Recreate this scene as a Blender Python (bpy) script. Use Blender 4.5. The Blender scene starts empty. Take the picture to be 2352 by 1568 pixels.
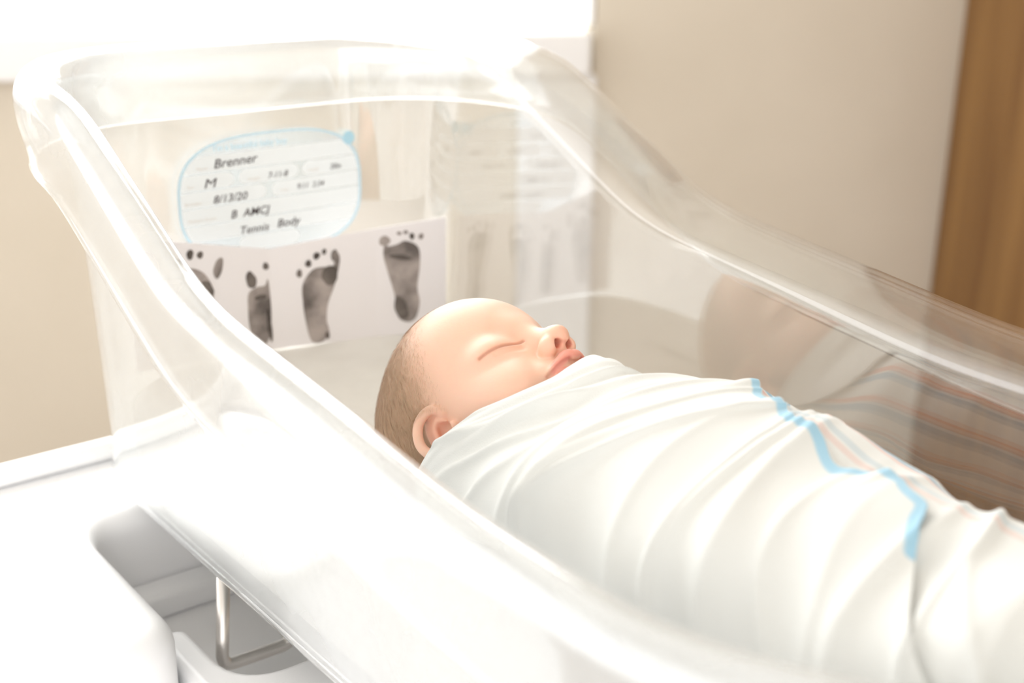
import bpy, bmesh, math, random
import numpy as np
from mathutils import Matrix, Vector

scene = bpy.context.scene
COL = scene.collection

# ------------------------------------------------------------------ camera
CAM = np.array([-0.25075, -0.74413, 0.38425])
FWD = np.array([0.58605946, 0.73843425, -0.33354036])
RGT = np.array([0.78567162, -0.61854452, 0.0110806])
UPV = np.array([0.19812727, 0.26854709, 0.9426707])
cam_d = bpy.data.cameras.new('camera')
cam = bpy.data.objects.new('camera', cam_d)
COL.objects.link(cam)
cam_d.sensor_width = 36.0
cam_d.lens = 36.0 * 2918.5 / 2352.0
cam_d.clip_start = 0.01
cam_d.dof.use_dof = True
cam_d.dof.focus_distance = 0.715
cam_d.dof.aperture_fstop = 4.6
m = Matrix.Identity(4)
for i in range(3):
    m[i][0], m[i][1], m[i][2], m[i][3] = RGT[i], UPV[i], -FWD[i], CAM[i]
cam.matrix_world = m
scene.camera = cam

# ------------------------------------------------------------------ world, light, exposure
scene.view_settings.view_transform = 'Standard'
scene.view_settings.look = 'None'
scene.view_settings.gamma = 1.0
scene.view_settings.use_curve_mapping = False
scene.view_settings.exposure = 0.86
scene.cycles.max_bounces = 16
scene.cycles.transparent_max_bounces = 48
scene.cycles.transmission_bounces = 12
scene.cycles.caustics_reflective = False
scene.cycles.caustics_refractive = False
scene.cycles.sample_clamp_indirect = 8.0

world = bpy.data.worlds.new('room_light')
scene.world = world
world.use_nodes = True
wn = world.node_tree
wn.nodes.clear()
wout = wn.nodes.new('ShaderNodeOutputWorld')
wbg = wn.nodes.new('ShaderNodeBackground')
wbg.inputs[0].default_value = (1.0, 0.985, 0.975, 1)
wbg.inputs[1].default_value = 1.22
wn.links.new(wbg.outputs[0], wout.inputs[0])

# the wall with the window, two metres in front of the camera, turned a little
FH = np.array([0.6218, 0.7832, 0.0])
RH = np.array([0.7832, -0.6218, 0.0])
ang = math.radians(9.4)
WA = RH * math.cos(ang) + FH * math.sin(ang)       # along the wall, to the right
WN = RH * math.sin(ang) - FH * math.cos(ang)       # out of the wall, into the room
WO = np.array([CAM[0], CAM[1], 0]) + 2.0 * FH


def wall_pt(t, z, out=0.0):
    p = WO + WA * t + WN * out
    return Vector((p[0], p[1], z))


def area(name, loc, direction, sx, sy, power, color):
    d = bpy.data.lights.new(name, 'AREA')
    d.shape = 'RECTANGLE'
    d.size, d.size_y, d.energy, d.color = sx, sy, power, color
    o = bpy.data.objects.new(name, d)
    COL.objects.link(o)
    o.location = loc
    o.rotation_euler = Vector(direction).to_track_quat('-Z', 'Y').to_euler()
    return o


area('window_daylight', wall_pt(-0.95, 0.95, -0.30), (WN[0], WN[1], -0.10), 2.6, 1.9, 88, (1.0, 0.99, 0.985))


# ------------------------------------------------------------------ materials
def mat(name, color, rough=0.5, spec=0.3, **kw):
    mt = bpy.data.materials.new(name)
    mt.use_nodes = True
    b = mt.node_tree.nodes['Principled BSDF']
    b.inputs['Base Color'].default_value = (*color, 1)
    b.inputs['Roughness'].default_value = rough
    b.inputs['Specular IOR Level'].default_value = spec
    for k, v in kw.items():
        b.inputs[k].default_value = v
    return mt


def nd(mt, typ, **props):
    n = mt.node_tree.nodes.new(typ)
    for k, v in props.items():
        setattr(n, k, v)
    return n


def add_noise(mt, c1, c2, scale, detail=3, stretch=(1, 1, 1), bump=0.0, bscale=None, dist=0.001):
    nt = mt.node_tree
    b = nt.nodes['Principled BSDF']
    tc = nd(mt, 'ShaderNodeTexCoord')
    mp = nd(mt, 'ShaderNodeMapping')
    mp.inputs['Scale'].default_value = stretch
    nz = nd(mt, 'ShaderNodeTexNoise')
    nz.inputs['Scale'].default_value = scale
    nz.inputs['Detail'].default_value = detail
    rp = nd(mt, 'ShaderNodeValToRGB')
    rp.color_ramp.elements[0].position = 0.35
    rp.color_ramp.elements[1].position = 0.65
    rp.color_ramp.elements[0].color = (*c1, 1)
    rp.color_ramp.elements[1].color = (*c2, 1)
    nt.links.new(tc.outputs['Object'], mp.inputs[0])
    nt.links.new(mp.outputs[0], nz.inputs[0])
    nt.links.new(nz.outputs['Fac'], rp.inputs[0])
    nt.links.new(rp.outputs[0], b.inputs['Base Color'])
    if bump:
        n2 = nd(mt, 'ShaderNodeTexNoise')
        n2.inputs['Scale'].default_value = bscale or scale
        n2.inputs['Detail'].default_value = 4
        bp = nd(mt, 'ShaderNodeBump')
        bp.inputs['Strength'].default_value = bump
        bp.inputs['Distance'].default_value = dist
        nt.links.new(tc.outputs['Object'], n2.inputs[0])
        nt.links.new(n2.outputs['Fac'], bp.inputs['Height'])
        nt.links.new(bp.outputs[0], b.inputs['Normal'])
    return mt


M_wall = add_noise(mat('painted_wall', (.73, .665, .555), .8, .2), (.71, .645, .535), (.75, .685, .575), 3.0)
M_floor = add_noise(mat('brown_vinyl_floor', (.2, .13, .08), .5), (.17, .11, .07), (.24, .16, .10), 6.0)
M_white = mat('white_gloss_paint', (.90, .90, .89), .35, .4)
M_cart = mat('white_moulded_plastic', (.96, .96, .965), .38, .45)
M_wood = add_noise(mat('stained_oak', (.36, .2, .08), .45, .35), (.20, .095, .03), (.31, .165, .055), 5.0, 5, (6, 6, .35))
M_steel = mat('brushed_steel_wire', (.78, .74, .70), .3, .5, Metallic=.85)
M_sheet = add_noise(mat('cotton_sheet', (.86, .84, .79), .85, .15), (.84, .82, .77), (.88, .86, .81), 30.0, 3, bump=.25, bscale=900.0)
M_card = mat('white_card_stock', (.90, .865, .87), .6, .25)
def backlit(name, color, amount):
    """thin paper that lets daylight through"""
    mt = mat(name, color, .6, .2)
    nt = mt.node_tree
    b = nt.nodes['Principled BSDF']
    tl = nd(mt, 'ShaderNodeBsdfTranslucent')
    tl.inputs[0].default_value = (*color, 1)
    mx = nd(mt, 'ShaderNodeMixShader')
    mx.inputs[0].default_value = amount
    nt.links.new(b.outputs[0], mx.inputs[1])
    nt.links.new(tl.outputs[0], mx.inputs[2])
    nt.links.new(mx.outputs[0], nt.nodes['Material Output'].inputs['Surface'])
    return mt


M_row = backlit('white_label_paper', (.97, .97, .96), .5)
M_blueline = mat('pale_blue_print', (.62, .82, .93), .5, .25)
M_bluetab = mat('sky_blue_print', (.50, .78, .92), .5, .25)
M_pen = mat('dark_marker_ink', (.055, .03, .03), .5, .2)
M_caption = mat('beige_small_print', (.80, .74, .68), .5, .2)


def plastic(name, milky, tint=(.985, .992, .99), near_glare=.6):
    mt = bpy.data.materials.new(name)
    mt.use_nodes = True
    nt = mt.node_tree
    nt.nodes.clear()
    out = nd(mt, 'ShaderNodeOutputMaterial')
    tr = nd(mt, 'ShaderNodeBsdfTransparent')
    tr.inputs[0].default_value = (*tint, 1)
    gl = nd(mt, 'ShaderNodeBsdfGlossy')
    gl.inputs['Roughness'].default_value = .035
    gl.inputs['Color'].default_value = (1, 1, 1, 1)
    df = nd(mt, 'ShaderNodeBsdfDiffuse')
    df.inputs[0].default_value = (.93, .95, .96, 1)
    tl = nd(mt, 'ShaderNodeBsdfTranslucent')
    tl.inputs[0].default_value = (.93, .95, .96, 1)
    mk = nd(mt, 'ShaderNodeMixShader')
    mk.inputs[0].default_value = .5
    # reflectance of one surface of clear plastic, the same from both sides (Schlick)
    lw = nd(mt, 'ShaderNodeLayerWeight')
    lw.inputs['Blend'].default_value = .5
    pw = nd(mt, 'ShaderNodeMath', operation='POWER')
    pw.inputs[1].default_value = 4.0
    fr = nd(mt, 'ShaderNodeMath', operation='MULTIPLY_ADD')
    fr.inputs[1].default_value = .86
    fr.inputs[2].default_value = .125
    nt.links.new(lw.outputs['Facing'], pw.inputs[0])
    nt.links.new(pw.outputs[0], fr.inputs[0])
    m1 = nd(mt, 'ShaderNodeMixShader')
    m2 = nd(mt, 'ShaderNodeMixShader')
    # handling smears make the plastic unevenly cloudy
    tc = nd(mt, 'ShaderNodeTexCoord')
    nz = nd(mt, 'ShaderNodeTexNoise')
    nz.inputs['Scale'].default_value = 14.0
    nz.inputs['Detail'].default_value = 3
    mr = nd(mt, 'ShaderNodeMapRange')
    mr.inputs['From Min'].default_value = .35
    mr.inputs['From Max'].default_value = .7
    mr.inputs['To Min'].default_value = milky * .7
    mr.inputs['To Max'].default_value = milky * 1.3
    # near side made cloudier, standing in for window glare on the rim
    sx = nd(mt, 'ShaderNodeSeparateXYZ')
    sr = nd(mt, 'ShaderNodeMapRange')
    sr.inputs['From Min'].default_value = .04
    sr.inputs['From Max'].default_value = .22
    sr.inputs['To Min'].default_value = near_glare
    sr.inputs['To Max'].default_value = .6
    mu = nd(mt, 'ShaderNodeMath', operation='MULTIPLY')
    L = nt.links.new
    L(tc.outputs['Object'], nz.inputs[0])
    L(nz.outputs['Fac'], mr.inputs['Value'])
    L(tc.outputs['Object'], sx.inputs[0])
    L(sx.outputs[0], sr.inputs['Value'])
    L(mr.outputs[0], mu.inputs[0])
    L(sr.outputs[0], mu.inputs[1])
    L(mu.outputs[0], m1.inputs[0])
    L(df.outputs[0], mk.inputs[1])
    L(tl.outputs[0], mk.inputs[2])
    L(tr.outputs[0], m1.inputs[1])
    L(mk.outputs[0], m1.inputs[2])
    L(fr.outputs[0], m2.inputs[0])
    L(m1.outputs[0], m2.inputs[1])
    L(gl.outputs[0], m2.inputs[2])
    L(m2.outputs[0], out.inputs[0])
    return mt


M_tub = plastic('clear_moulded_plastic', .10, near_glare=3.2)
M_glass = plastic('window_glass', .0)
M_film = plastic('clear_label_film', .30, (.93, .97, 1.0))


# ------------------------------------------------------------------ mesh helpers
def link(name, me, mt=None, parent=None, smooth=False):
    o = bpy.data.objects.new(name, me)
    COL.objects.link(o)
    if mt is not None:
        for q in (mt if isinstance(mt, (list, tuple)) else [mt]):
            me.materials.append(q)
    if parent is not None:
        o.parent = parent
    if smooth:
        me.polygons.foreach_set('use_smooth', [True] * len(me.polygons))
    return o


def mesh_np(name, V, F):
    me = bpy.data.meshes.new(name)
    me.from_pydata([tuple(map(float, v)) for v in V], [], [tuple(map(int, f)) for f in F])
    me.update()
    return me


def tag(o, label=None, cat=None, kind=None, group=None):
    if label:
        o['label'] = label
    if cat:
        o['category'] = cat
    if kind:
        o['kind'] = kind
    if group:
        o['group'] = group
    return o


def empty(name, loc=(0, 0, 0)):
    o = bpy.data.objects.new(name, None)
    COL.objects.link(o)
    o.location = loc
    return o


def bm_mesh(name, bm):
    me = bpy.data.meshes.new(name)
    bmesh.ops.recalc_face_normals(bm, faces=bm.faces[:])
    bm.to_mesh(me)
    bm.free()
    return me


def add_box(bm, lo, hi, basis=None):
    vs = []
    for z in (lo[2], hi[2]):
        for x, y in ((lo[0], lo[1]), (hi[0], lo[1]), (hi[0], hi[1]), (lo[0], hi[1])):
            p = Vector((x, y, z)) if basis is None else basis(x, y, z)
            vs.append(bm.verts.new(p))
    for f in ((3, 2, 1, 0), (4, 5, 6, 7), (0, 1, 5, 4), (1, 2, 6, 5), (2, 3, 7, 6), (3, 0, 4, 7)):
        bm.faces.new([vs[i] for i in f])
    return vs


def wall_basis(t, out, z):
    return wall_pt(t, z, out)


def wall_box(name, t0, t1, z0, z1, o0, o1, mt, parent=None, bev=0.0):
    bm = bmesh.new()
    add_box(bm, (t0, o0, z0), (t1, o1, z1), wall_basis)
    if bev:
        bmesh.ops.bevel(bm, geom=bm.edges[:], offset=bev, segments=3, affect='EDGES')
    return link(name, bm_mesh(name, bm), mt, parent, smooth=False)


def bevel_mod(o, w, seg=4, ang_=40):
    b = o.modifiers.new('bevel', 'BEVEL')
    b.width, b.segments, b.limit_method = w, seg, 'ANGLE'
    b.angle_limit = math.radians(ang_)
    o.data.polygons.foreach_set('use_smooth', [True] * len(o.data.polygons))
    w2 = o.modifiers.new('wn', 'WEIGHTED_NORMAL')
    w2.keep_sharp = True
    return o


def tube(name, pts, r, mt, parent=None, fillet=0.0, seg=16):
    P = [Vector(q) for q in pts]
    path = [P[0]]
    for i in range(1, len(P) - 1):
        a, b, c = P[i - 1], P[i], P[i + 1]
        f = min(fillet, (a - b).length * .45, (c - b).length * .45)
        if f <= 0:
            path.append(b)
            continue
        s, e = b + (a - b).normalized() * f, b + (c - b).normalized() * f
        for k in range(9):
            t = k / 8
            path.append(s * (1 - t) ** 2 + b * 2 * t * (1 - t) + e * t * t)
    path.append(P[-1])
    V, F = [], []
    nrm = None
    for i, q in enumerate(path):
        d = (path[min(i + 1, len(path) - 1)] - path[max(i - 1, 0)]).normalized()
        if nrm is None:
            nrm = d.orthogonal().normalized()
        nrm = (nrm - d * nrm.dot(d)).normalized()
        bn = d.cross(nrm)
        for k in range(seg):
            a = 2 * math.pi * k / seg
            V.append(q + (nrm * math.cos(a) + bn * math.sin(a)) * r)
    n = len(path)
    for i in range(n - 1):
        for k in range(seg):
            F.append((i * seg + k, i * seg + (k + 1) % seg, (i + 1) * seg + (k + 1) % seg, (i + 1) * seg + k))
    F.append(tuple(range(seg))[::-1])
    F.append(tuple((n - 1) * seg + k for k in range(seg)))
    return link(name, mesh_np(name, V, F), mt, parent, smooth=True)


# ------------------------------------------------------------------ the room
FLOOR = -0.80
SILL0, SILL1, WT0, WT1, WTOP = 0.118, 0.190, -2.20, 0.125, 1.45


def quad_mesh(name, quads, mt):
    V, F = [], []
    for q in quads:
        F.append(tuple(range(len(V), len(V) + 4)))
        V += list(q)
    return link(name, mesh_np(name, V, F), mt)


bm = bmesh.new()
for (a, b, z0, z1) in ((-3.2, WT0, FLOOR, 1.9), (WT0, WT1, FLOOR, SILL0), (WT0, WT1, WTOP, 1.9), (WT1, 3.2, FLOOR, 1.9)):
    add_box(bm, (a, -0.12, z0), (b, 0.0, z1), wall_basis)
tag(link('wall_back', bm_mesh('wall_back', bm), M_wall), kind='structure')

bm = bmesh.new()
add_box(bm, (-3.2, -0.12, FLOOR - .05), (3.2, 4.0, FLOOR), wall_basis)
tag(link('floor', bm_mesh('floor', bm), M_floor), kind='structure')

win = empty('window_1', wall_pt(0, 0, 0))
tag(win, kind='structure')


def win_part(name, boxes, mt, bev=.004):
    bm = bmesh.new()
    for (t0, t1, z0, z1, o0, o1) in boxes:
        add_box(bm, (t0, o0, z0), (t1, o1, z1), lambda t, o, z: wall_pt(t, z, o) - wall_pt(0, 0, 0))
    o = link(name, bm_mesh(name, bm), mt, win)
    if bev:
        bevel_mod(o, bev, 2)
    return o


win_part('window_sill', [(WT0 - .03, WT1 - .014, SILL0, SILL1 - .006, -.10, .045)], M_white, .006)
win_part('window_frame', [(WT0, WT1, SILL1, SILL1 + .035, -.09, -.05), (WT0, WT1, WTOP - .04, WTOP, -.09, -.05),
                          (WT0, WT0 + .04, SILL1 + .035, WTOP - .04, -.09, -.05),
                          (WT1 - .04, WT1, SILL1 + .035, WTOP - .04, -.09, -.05),
                          (WT1 - .012, WT1 - .001, SILL1 + .001, WTOP - .001, -.118, .002),
                          (-1.06, -1.02, SILL1 + .035, WTOP - .04, -.09, -.05)], M_white)
win_part('window_pane', [(WT0 + .04, WT1 - .04, SILL1 + .035, WTOP - .04, -.072, -.068)], M_glass, 0)
# white upright beside the window, running down to the floor
tag(wall_box('trim_1', .004, WT1, FLOOR, SILL0 - .001, .001, .022, M_white, bev=.003), kind='structure')

bm = bmesh.new()
add_box(bm, (1.75, 0.001, FLOOR), (1.87, 4.0, 1.9), wall_basis)  # unseen right wall, added to hold back world light from that side
tag(link('wall_right', bm_mesh('wall_right', bm), M_wall), kind='structure')
bm = bmesh.new()
add_box(bm, (-3.2, -0.12, 1.901), (1.87, 4.0, 1.95), wall_basis)  # unseen ceiling, added to block world light from above
tag(link('ceiling', bm_mesh('ceiling', bm), mat('ceiling_paint', (.8, .78, .74), .8)), kind='structure')

# tall wooden cabinet at the right, its side towards the camera
cab = empty('wooden_cabinet', wall_pt(1.2, FLOOR, .25))
tag(cab, 'tall brown oak cabinet standing against the beige wall at the right edge', 'cabinet')


def cab_part(name, boxes, mt, bev=.003):
    bm = bmesh.new()
    for (t0, t1, z0, z1, o0, o1) in boxes:
        add_box(bm, (t0, o0, z0), (t1, o1, z1), lambda t, o, z: wall_pt(t, z, o) - cab.location)
    o = link(name, bm_mesh(name, bm), mt, cab)
    bevel_mod(o, bev, 2)
    return o


cab_part('carcass', [(.735, 1.70, FLOOR + .001, 1.45, .003, .50)], M_wood)
for t0, t1 in ((.737, 1.216), (1.219, 1.698)):
    d_ = cab_part('cabinet_door', [(t0, t1, FLOOR + .08, 1.44, .502, .522)], M_wood)
    tm = 1.19 if t0 < 1 else 1.245
    bm = bmesh.new()
    add_box(bm, (tm - .006, .522, .25), (tm + .006, .545, .40), lambda t, o, z: wall_pt(t, z, o) - cab.location)
    hd = link('handle', bm_mesh('handle', bm), M_steel, d_)
    bevel_mod(hd, .003, 2)

# ------------------------------------------------------------------ bassinet: cart
bas = empty('bassinet', (0.16, -0.28, FLOOR))
tag(bas, 'clear plastic newborn bassinet tub set on a white moulded hospital cart', 'bassinet')
BOFF = -Vector(bas.location)


def child(o, off=BOFF):
    o.location = off
    return o


def prism(bm, poly, z0, z1):
    a = [bm.verts.new((x, y, z0)) for x, y in poly]
    b = [bm.verts.new((x, y, z1)) for x, y in poly]
    n = len(poly)
    bm.faces.new(a[::-1])
    bm.faces.new(b)
    for i in range(n):
        bm.faces.new((a[i], a[(i + 1) % n], b[(i + 1) % n], b[i]))


def fillet_poly(pts, radii, n=8):
    out = []
    N = len(pts)
    for i, (x, y) in enumerate(pts):
        r = radii[i]
        b = Vector((x, y))
        a, c = Vector(pts[i - 1]), Vector(pts[(i + 1) % N])
        if r <= 0:
            out.append((x, y))
            continue
        s, e = b + (a - b).normalized() * r, b + (c - b).normalized() * r
        for k in range(n + 1):
            t = k / n
            q = s * (1 - t) ** 2 + b * 2 * t * (1 - t) + e * t * t
            out.append((q.x, q.y))
    return out


# top: L-shaped raised surface, left side and back, around a recess
poly = fillet_poly([(-.42, .165), (-.42, -.112), (.006, -.118), (.006, .048), (.345, .048), (.345, .165)],
                   [.03, .03, .035, .022, .03, .03])
bm = bmesh.new()
prism(bm, poly, -.30, -.030)
o = child(link('cart_top', bm_mesh('cart_top', bm), M_cart, bas))
bevel_mod(o, .016, 6)
# raised rail along the back edge
child(tube('back_rail', [(-.42, .146, -.022), (.335, .146, -.022)], .0085, M_cart, bas))
# recess floor with a step at its back
bm = bmesh.new()
prism(bm, fillet_poly([(-.02, -.66), (.345, -.66), (.345, .05), (-.02, .05)], [.02] * 4), -.30, -.105)
o = child(link('recess_floor', bm_mesh('recess_floor', bm), M_cart, bas))
bevel_mod(o, .004, 2)
bm = bmesh.new()
prism(bm, [(.0, .021), (.34, .021), (.34, .049), (.0, .049)], -.106, -.086)
o = child(link('recess_step', bm_mesh('recess_step', bm), M_cart, bas))
bevel_mod(o, .006, 4)
# front lip of the recess
lip = fillet_poly([(.008, -.66), (.345, -.66), (.345, -.130), (.030, -.130), (.030, -.050), (.008, -.050)],
                  [.02, .02, .01, .035, .01, .0])
bm = bmesh.new()
prism(bm, lip, -.30, -.068)
o = child(link('front_lip', bm_mesh('front_lip', bm), M_cart, bas))
bevel_mod(o, .007, 4)
bm = bmesh.new()
add_box(bm, (-.38, -.63, FLOOR + .07), (.33, .13, -.298))
o = child(link('cart_cabinet', bm_mesh('cart_cabinet', bm), M_cart, bas))
bevel_mod(o, .02, 4)
for wx, wy in ((-.33, -.57), (.28, -.57), (-.33, .08), (.28, .08)):
    bm = bmesh.new()
    bmesh.ops.create_cone(bm, cap_ends=True, segments=32, radius1=.038, radius2=.038, depth=.026,
                          matrix=Matrix.Translation((wx, wy, FLOOR + .038)) @ Matrix.Rotation(math.pi / 2, 4, 'Y'))
    add_box(bm, (wx - .006, wy - .012, FLOOR + .04), (wx + .006, wy + .012, FLOOR + .075))
    child(link('caster', bm_mesh('caster', bm), mat('grey_rubber', (.2, .2, .2), .6), bas))
# bent steel support wire
child(tube('support_wire', [(.050, -.072, -.028), (.0405, -.081, -.088), (.090, -.083, -.088), (.099, -.076, -.028)],
           .0042, M_steel, bas, fillet=.009))


# ------------------------------------------------------------------ bassinet: tub
PY = np.array([-.70, -.50, -.41, -.373, -.31, -.24, -.20, -.166, -.141, -.106, -.07, -.045, -.02, .02, .11])
PZ = np.array([.166, .166, .167, .170, .178, .186, .191, .199, .2105, .229, .2475, .2605, .272, .279, .284])


def rimz(y):
    # smoothed rim height along the length
    tot = 0
    for d, w in ((-.02, 1), (-.01, 2), (0, 3), (.01, 2), (.02, 1)):
        tot = tot + w * np.interp(y + d, PY, PZ)
    return tot / 9.0


def outline(x0, x1, y0, y1, rh, rf):
    """rounded plan outline, same number of points for every size; y1 is the head end"""
    pts = []
    NS, NC = 60, 26

    def seg(a, b, n):
        for k in range(n):
            t = k / n
            pts.append((a[0] + (b[0] - a[0]) * t, a[1] + (b[1] - a[1]) * t))

    def arc(cx, cy, r, a0, n):
        for k in range(n):
            a = a0 + (math.pi / 2) * k / n
            pts.append((cx + r * math.cos(a), cy + r * math.sin(a)))
    seg((x1, y0 + rf), (x1, y1 - rh), NS)
    arc(x1 - rh, y1 - rh, rh, 0, NC)
    seg((x1 - rh, y1), (x0 + rh, y1), 30)
    arc(x0 + rh, y1 - rh, rh, math.pi / 2, NC)
    seg((x0, y1 - rh), (x0, y0 + rf), NS)
    arc(x0 + rf, y0 + rf, rf, math.pi, NC)
    seg((x0 + rf, y0), (x1 - rf, y0), 12)
    arc(x1 - rf, y0 + rf, rf, 1.5 * math.pi, NC)
    return np.array(pts)


rings = []


def rise(pl):
    # the rim rolls up more on the near side than over the wide far flange
    return .020 - .0135 * np.clip(pl[:, 0] / .36, 0, 1)


ZB = -.023
BX0, BX1, BY0, BY1 = .033, .296, -.575, .094      # wall foot
for k in range(0, 9):                             # fillet from the flat bottom
    a = (math.pi / 2) * k / 8
    ins = .026 * (1 - math.sin(a))
    z = ZB + .026 * (1 - math.cos(a))
    pl = outline(BX0 + ins, BX1 - ins, BY0 + ins, BY1 - ins, max(.05 - ins * .6, .02), max(.13 - ins, .03))
    rings.append(np.column_stack([pl, np.full(len(pl), z)]))
for k in range(1, 23):                            # wall
    u = k / 22
    x0 = BX0 - .010 * u - .013 * u ** 5
    x1 = BX1 + .010 * u
    y0 = BY0 - .02 * u - .02 * u ** 6
    y1 = BY1 + .0 * u
    pl = outline(x0, x1, y0, y1, .060 + .018 * u ** 3, .13 + .02 * u)
    zt = rimz(pl[:, 1]) - rise(pl)
    rings.append(np.column_stack([pl, (ZB + .026) + (zt - ZB - .026) * u]))
for k in range(1, 13):                            # rolled rim, up and outwards
    a = math.pi * k / 12
    ofs = .025 * (1 - math.cos(a)) if k <= 6 else .025 + .021 * (-math.cos(a))
    h = .020 * math.sin(a)
    pl = outline(.013 - ofs * .52 if ofs <= .025 else -(ofs - .025) * .6, .306 + (ofs * 2.16 if ofs <= .025 else .029 + ofs), -.615 - ofs, BY1 + ofs * .6, .078 + ofs * .45, .15 + ofs)
    hh = rise(pl) if k <= 6 else .020
    rings.append(np.column_stack([pl, rimz(pl[:, 1]) - hh + hh * math.sin(a)]))
for k, (o_, d_) in enumerate(((.0462, .028), (.0464, .036), (.0466, .043), (.0475, .048), (.0495, .0505))):
    pl = outline(-(o_ - .025) * .6, .335 + o_, -.615 - o_, BY1 + o_ * .6, .078 + o_ * .45 + (d_ - .024) * 1.1, .15 + o_)
    rings.append(np.column_stack([pl, rimz(pl[:, 1]) - d_ - .004]))
NR = len(rings[0])
V = np.vstack(rings)
F = []
for i in range(len(rings) - 1):
    for k in range(NR):
        k2 = (k + 1) % NR
        F.append((i * NR + k, i * NR + k2, (i + 1) * NR + k2, (i + 1) * NR + k))
F.append(tuple(range(NR))[::-1])
me = mesh_np('tub', V, F)
tub = child(link('tub', me, M_tub, bas, smooth=True))
tub['label'] = 'clear plastic tub with rolled rim'
sd = tub.modifiers.new('thickness', 'SOLIDIFY')
sd.thickness = .0032
sd.offset = 1.0

# mattress: soft edged pad with a hollow where the head lies
MX0, MX1, MY0, MY1, MZ0, MZ1 = .046, .288, -.560, .084, -.012, .058


def mattress_top(x, y, z):
    d2 = ((x - .170) / .058) ** 2 + ((y + .182) / .062) ** 2
    return z - .0185 * np.exp(-d2 ** 1.4) + .0008 * np.sin(x * 55 + y * 20) * np.sin(y * 31)


mr_ = []
for ins, z, on in [(.012, MZ0, 0), (.004, MZ0 + .003, 0), (.0, MZ0 + .012, 0), (.0, MZ1 - .018, 0)] + \
        [(.018 * (1 - math.cos(a)), MZ1 - .018 + .018 * math.sin(a), math.sin(a)) for a in np.linspace(.2, math.pi / 2, 8)] + \
        [(v, MZ1, 1) for v in np.linspace(.022, .112, 34)]:
    pl = outline(MX0 + ins, MX1 - ins, MY0 + ins, MY1 - ins, max(.045 - ins, .004), max(.105 - ins, .004))
    z_ = np.full(len(pl), z)
    z_ = z_ * (1 - on) + mattress_top(pl[:, 0], pl[:, 1], z_) * on
    mr_.append(np.column_stack([pl, z_]))
nm = len(mr_[0])
Fm = [(i * nm + k, i * nm + (k + 1) % nm, (i + 1) * nm + (k + 1) % nm, (i + 1) * nm + k) for i in range(len(mr_) - 1) for k in range(nm)]
Fm.append(tuple(range(nm))[::-1])
Fm.append(tuple((len(mr_) - 1) * nm + k for k in range(nm)))
mattress = link('mattress', mesh_np('mattress', np.vstack(mr_), Fm), M_sheet, smooth=True)
tag(mattress, 'flat cream-white mattress lying in the bottom of the clear tub under the baby', 'mattress')


# ------------------------------------------------------------------ crib label on the head wall
LB = empty('crib_label', (.1836, .0885, .172))
tag(LB, 'oval crib label with pale blue outline and handwriting stuck on the tub head wall', 'label')


def flat_poly(name, pts, y, mt, parent, thick=.00012):
    """polygon in the x-z plane (coordinates relative to the label centre)"""
    bm = bmesh.new()
    a = [bm.verts.new((x, y, z)) for x, z in pts]
    b = [bm.verts.new((x, y + thick, z)) for x, z in pts]
    n = len(pts)
    bm.faces.new(a)
    bm.faces.new(b[::-1])
    for i in range(n):
        bm.faces.new((a[i], b[i], b[(i + 1) % n], a[(i + 1) % n]))
    return link(name, bm_mesh(name, bm), mt, parent)


HW, HH = .0755, .0465


def superell(n, hw, hh, e=2.9):
    pts = []
    for k in range(n):
        a = 2 * math.pi * k / n
        c, s = math.cos(a), math.sin(a)
        pts.append((hw * abs(c) ** (2 / e) * (1 if c > 0 else -1), hh * abs(s) ** (2 / e) * (1 if s > 0 else -1)))
    return pts


flat_poly('label_film', superell(96, HW, HH), .0004, M_film, LB)
po, pi_ = superell(96, HW, HH), superell(96, HW - .0020, HH - .0018)
bm = bmesh.new()
va = [bm.verts.new((x, .0001, z)) for x, z in po]
vb = [bm.verts.new((x, .0001, z)) for x, z in pi_]
for i in range(96):
    bm.faces.new((va[i], va[(i + 1) % 96], vb[(i + 1) % 96], vb[i]))
link('label_outline', bm_mesh('label_outline', bm), M_blueline, LB)


def half_w(z):
    e = 2.9
    return (HW - .003) * max(0, 1 - (abs(z) / (HH - .0026)) ** e) ** (1 / e)


def row(name, z0, z1, a=None, b=None):
    """white writing field clipped to the oval; a/b are rounded inner ends"""
    pts = []
    n = 10
    for k in range(n + 1):
        z = z1 + (z0 - z1) * k / n
        r = (z1 - z0) / 2
        rr = math.sqrt(max(0, r * r - (z - (z0 + z1) / 2) ** 2))
        pts.append((-half_w(z) if a is None else max(a + r - rr, -half_w(z)), z))
    for k in range(n + 1):
        z = z0 + (z1 - z0) * k / n
        r = (z1 - z0) / 2
        rr = math.sqrt(max(0, r * r - (z - (z0 + z1) / 2) ** 2))
        pts.append((half_w(z) if b is None else min(b - r + rr, half_w(z)), z))
    return flat_poly(name, pts, .0002, M_row, LB)


ZR = [.0335, .0212, .0092, -.0030, -.0160, -.0285, -.041]
pad = .0007
row('writing_field', ZR[1] + pad, ZR[0])
row('writing_field', ZR[2] + pad, ZR[1] - pad, None, -.031)
row('writing_field', ZR[2] + pad, ZR[1] - pad, -.027, .021)
row('writing_field', ZR[2] + pad, ZR[1] - pad, .025, None)
row('writing_field', ZR[3] + pad, ZR[2] - pad, None, -.006)
row('writing_field', ZR[3] + pad, ZR[2] - pad, -.001, None)
row('writing_field', ZR[4] + pad, ZR[3] - pad)
row('writing_field', ZR[5] + pad, ZR[4] - pad)
row('writing_field', ZR[6] + pad, ZR[5] - pad, -.03, .02)
tb = []
for k in range(24):
    a = 2 * math.pi * k / 24
    tb.append((.0655 + .0052 * math.cos(a), .0345 + .0052 * math.sin(a)))
flat_poly('corner_tab', tb, .00005, M_bluetab, LB)


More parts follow.
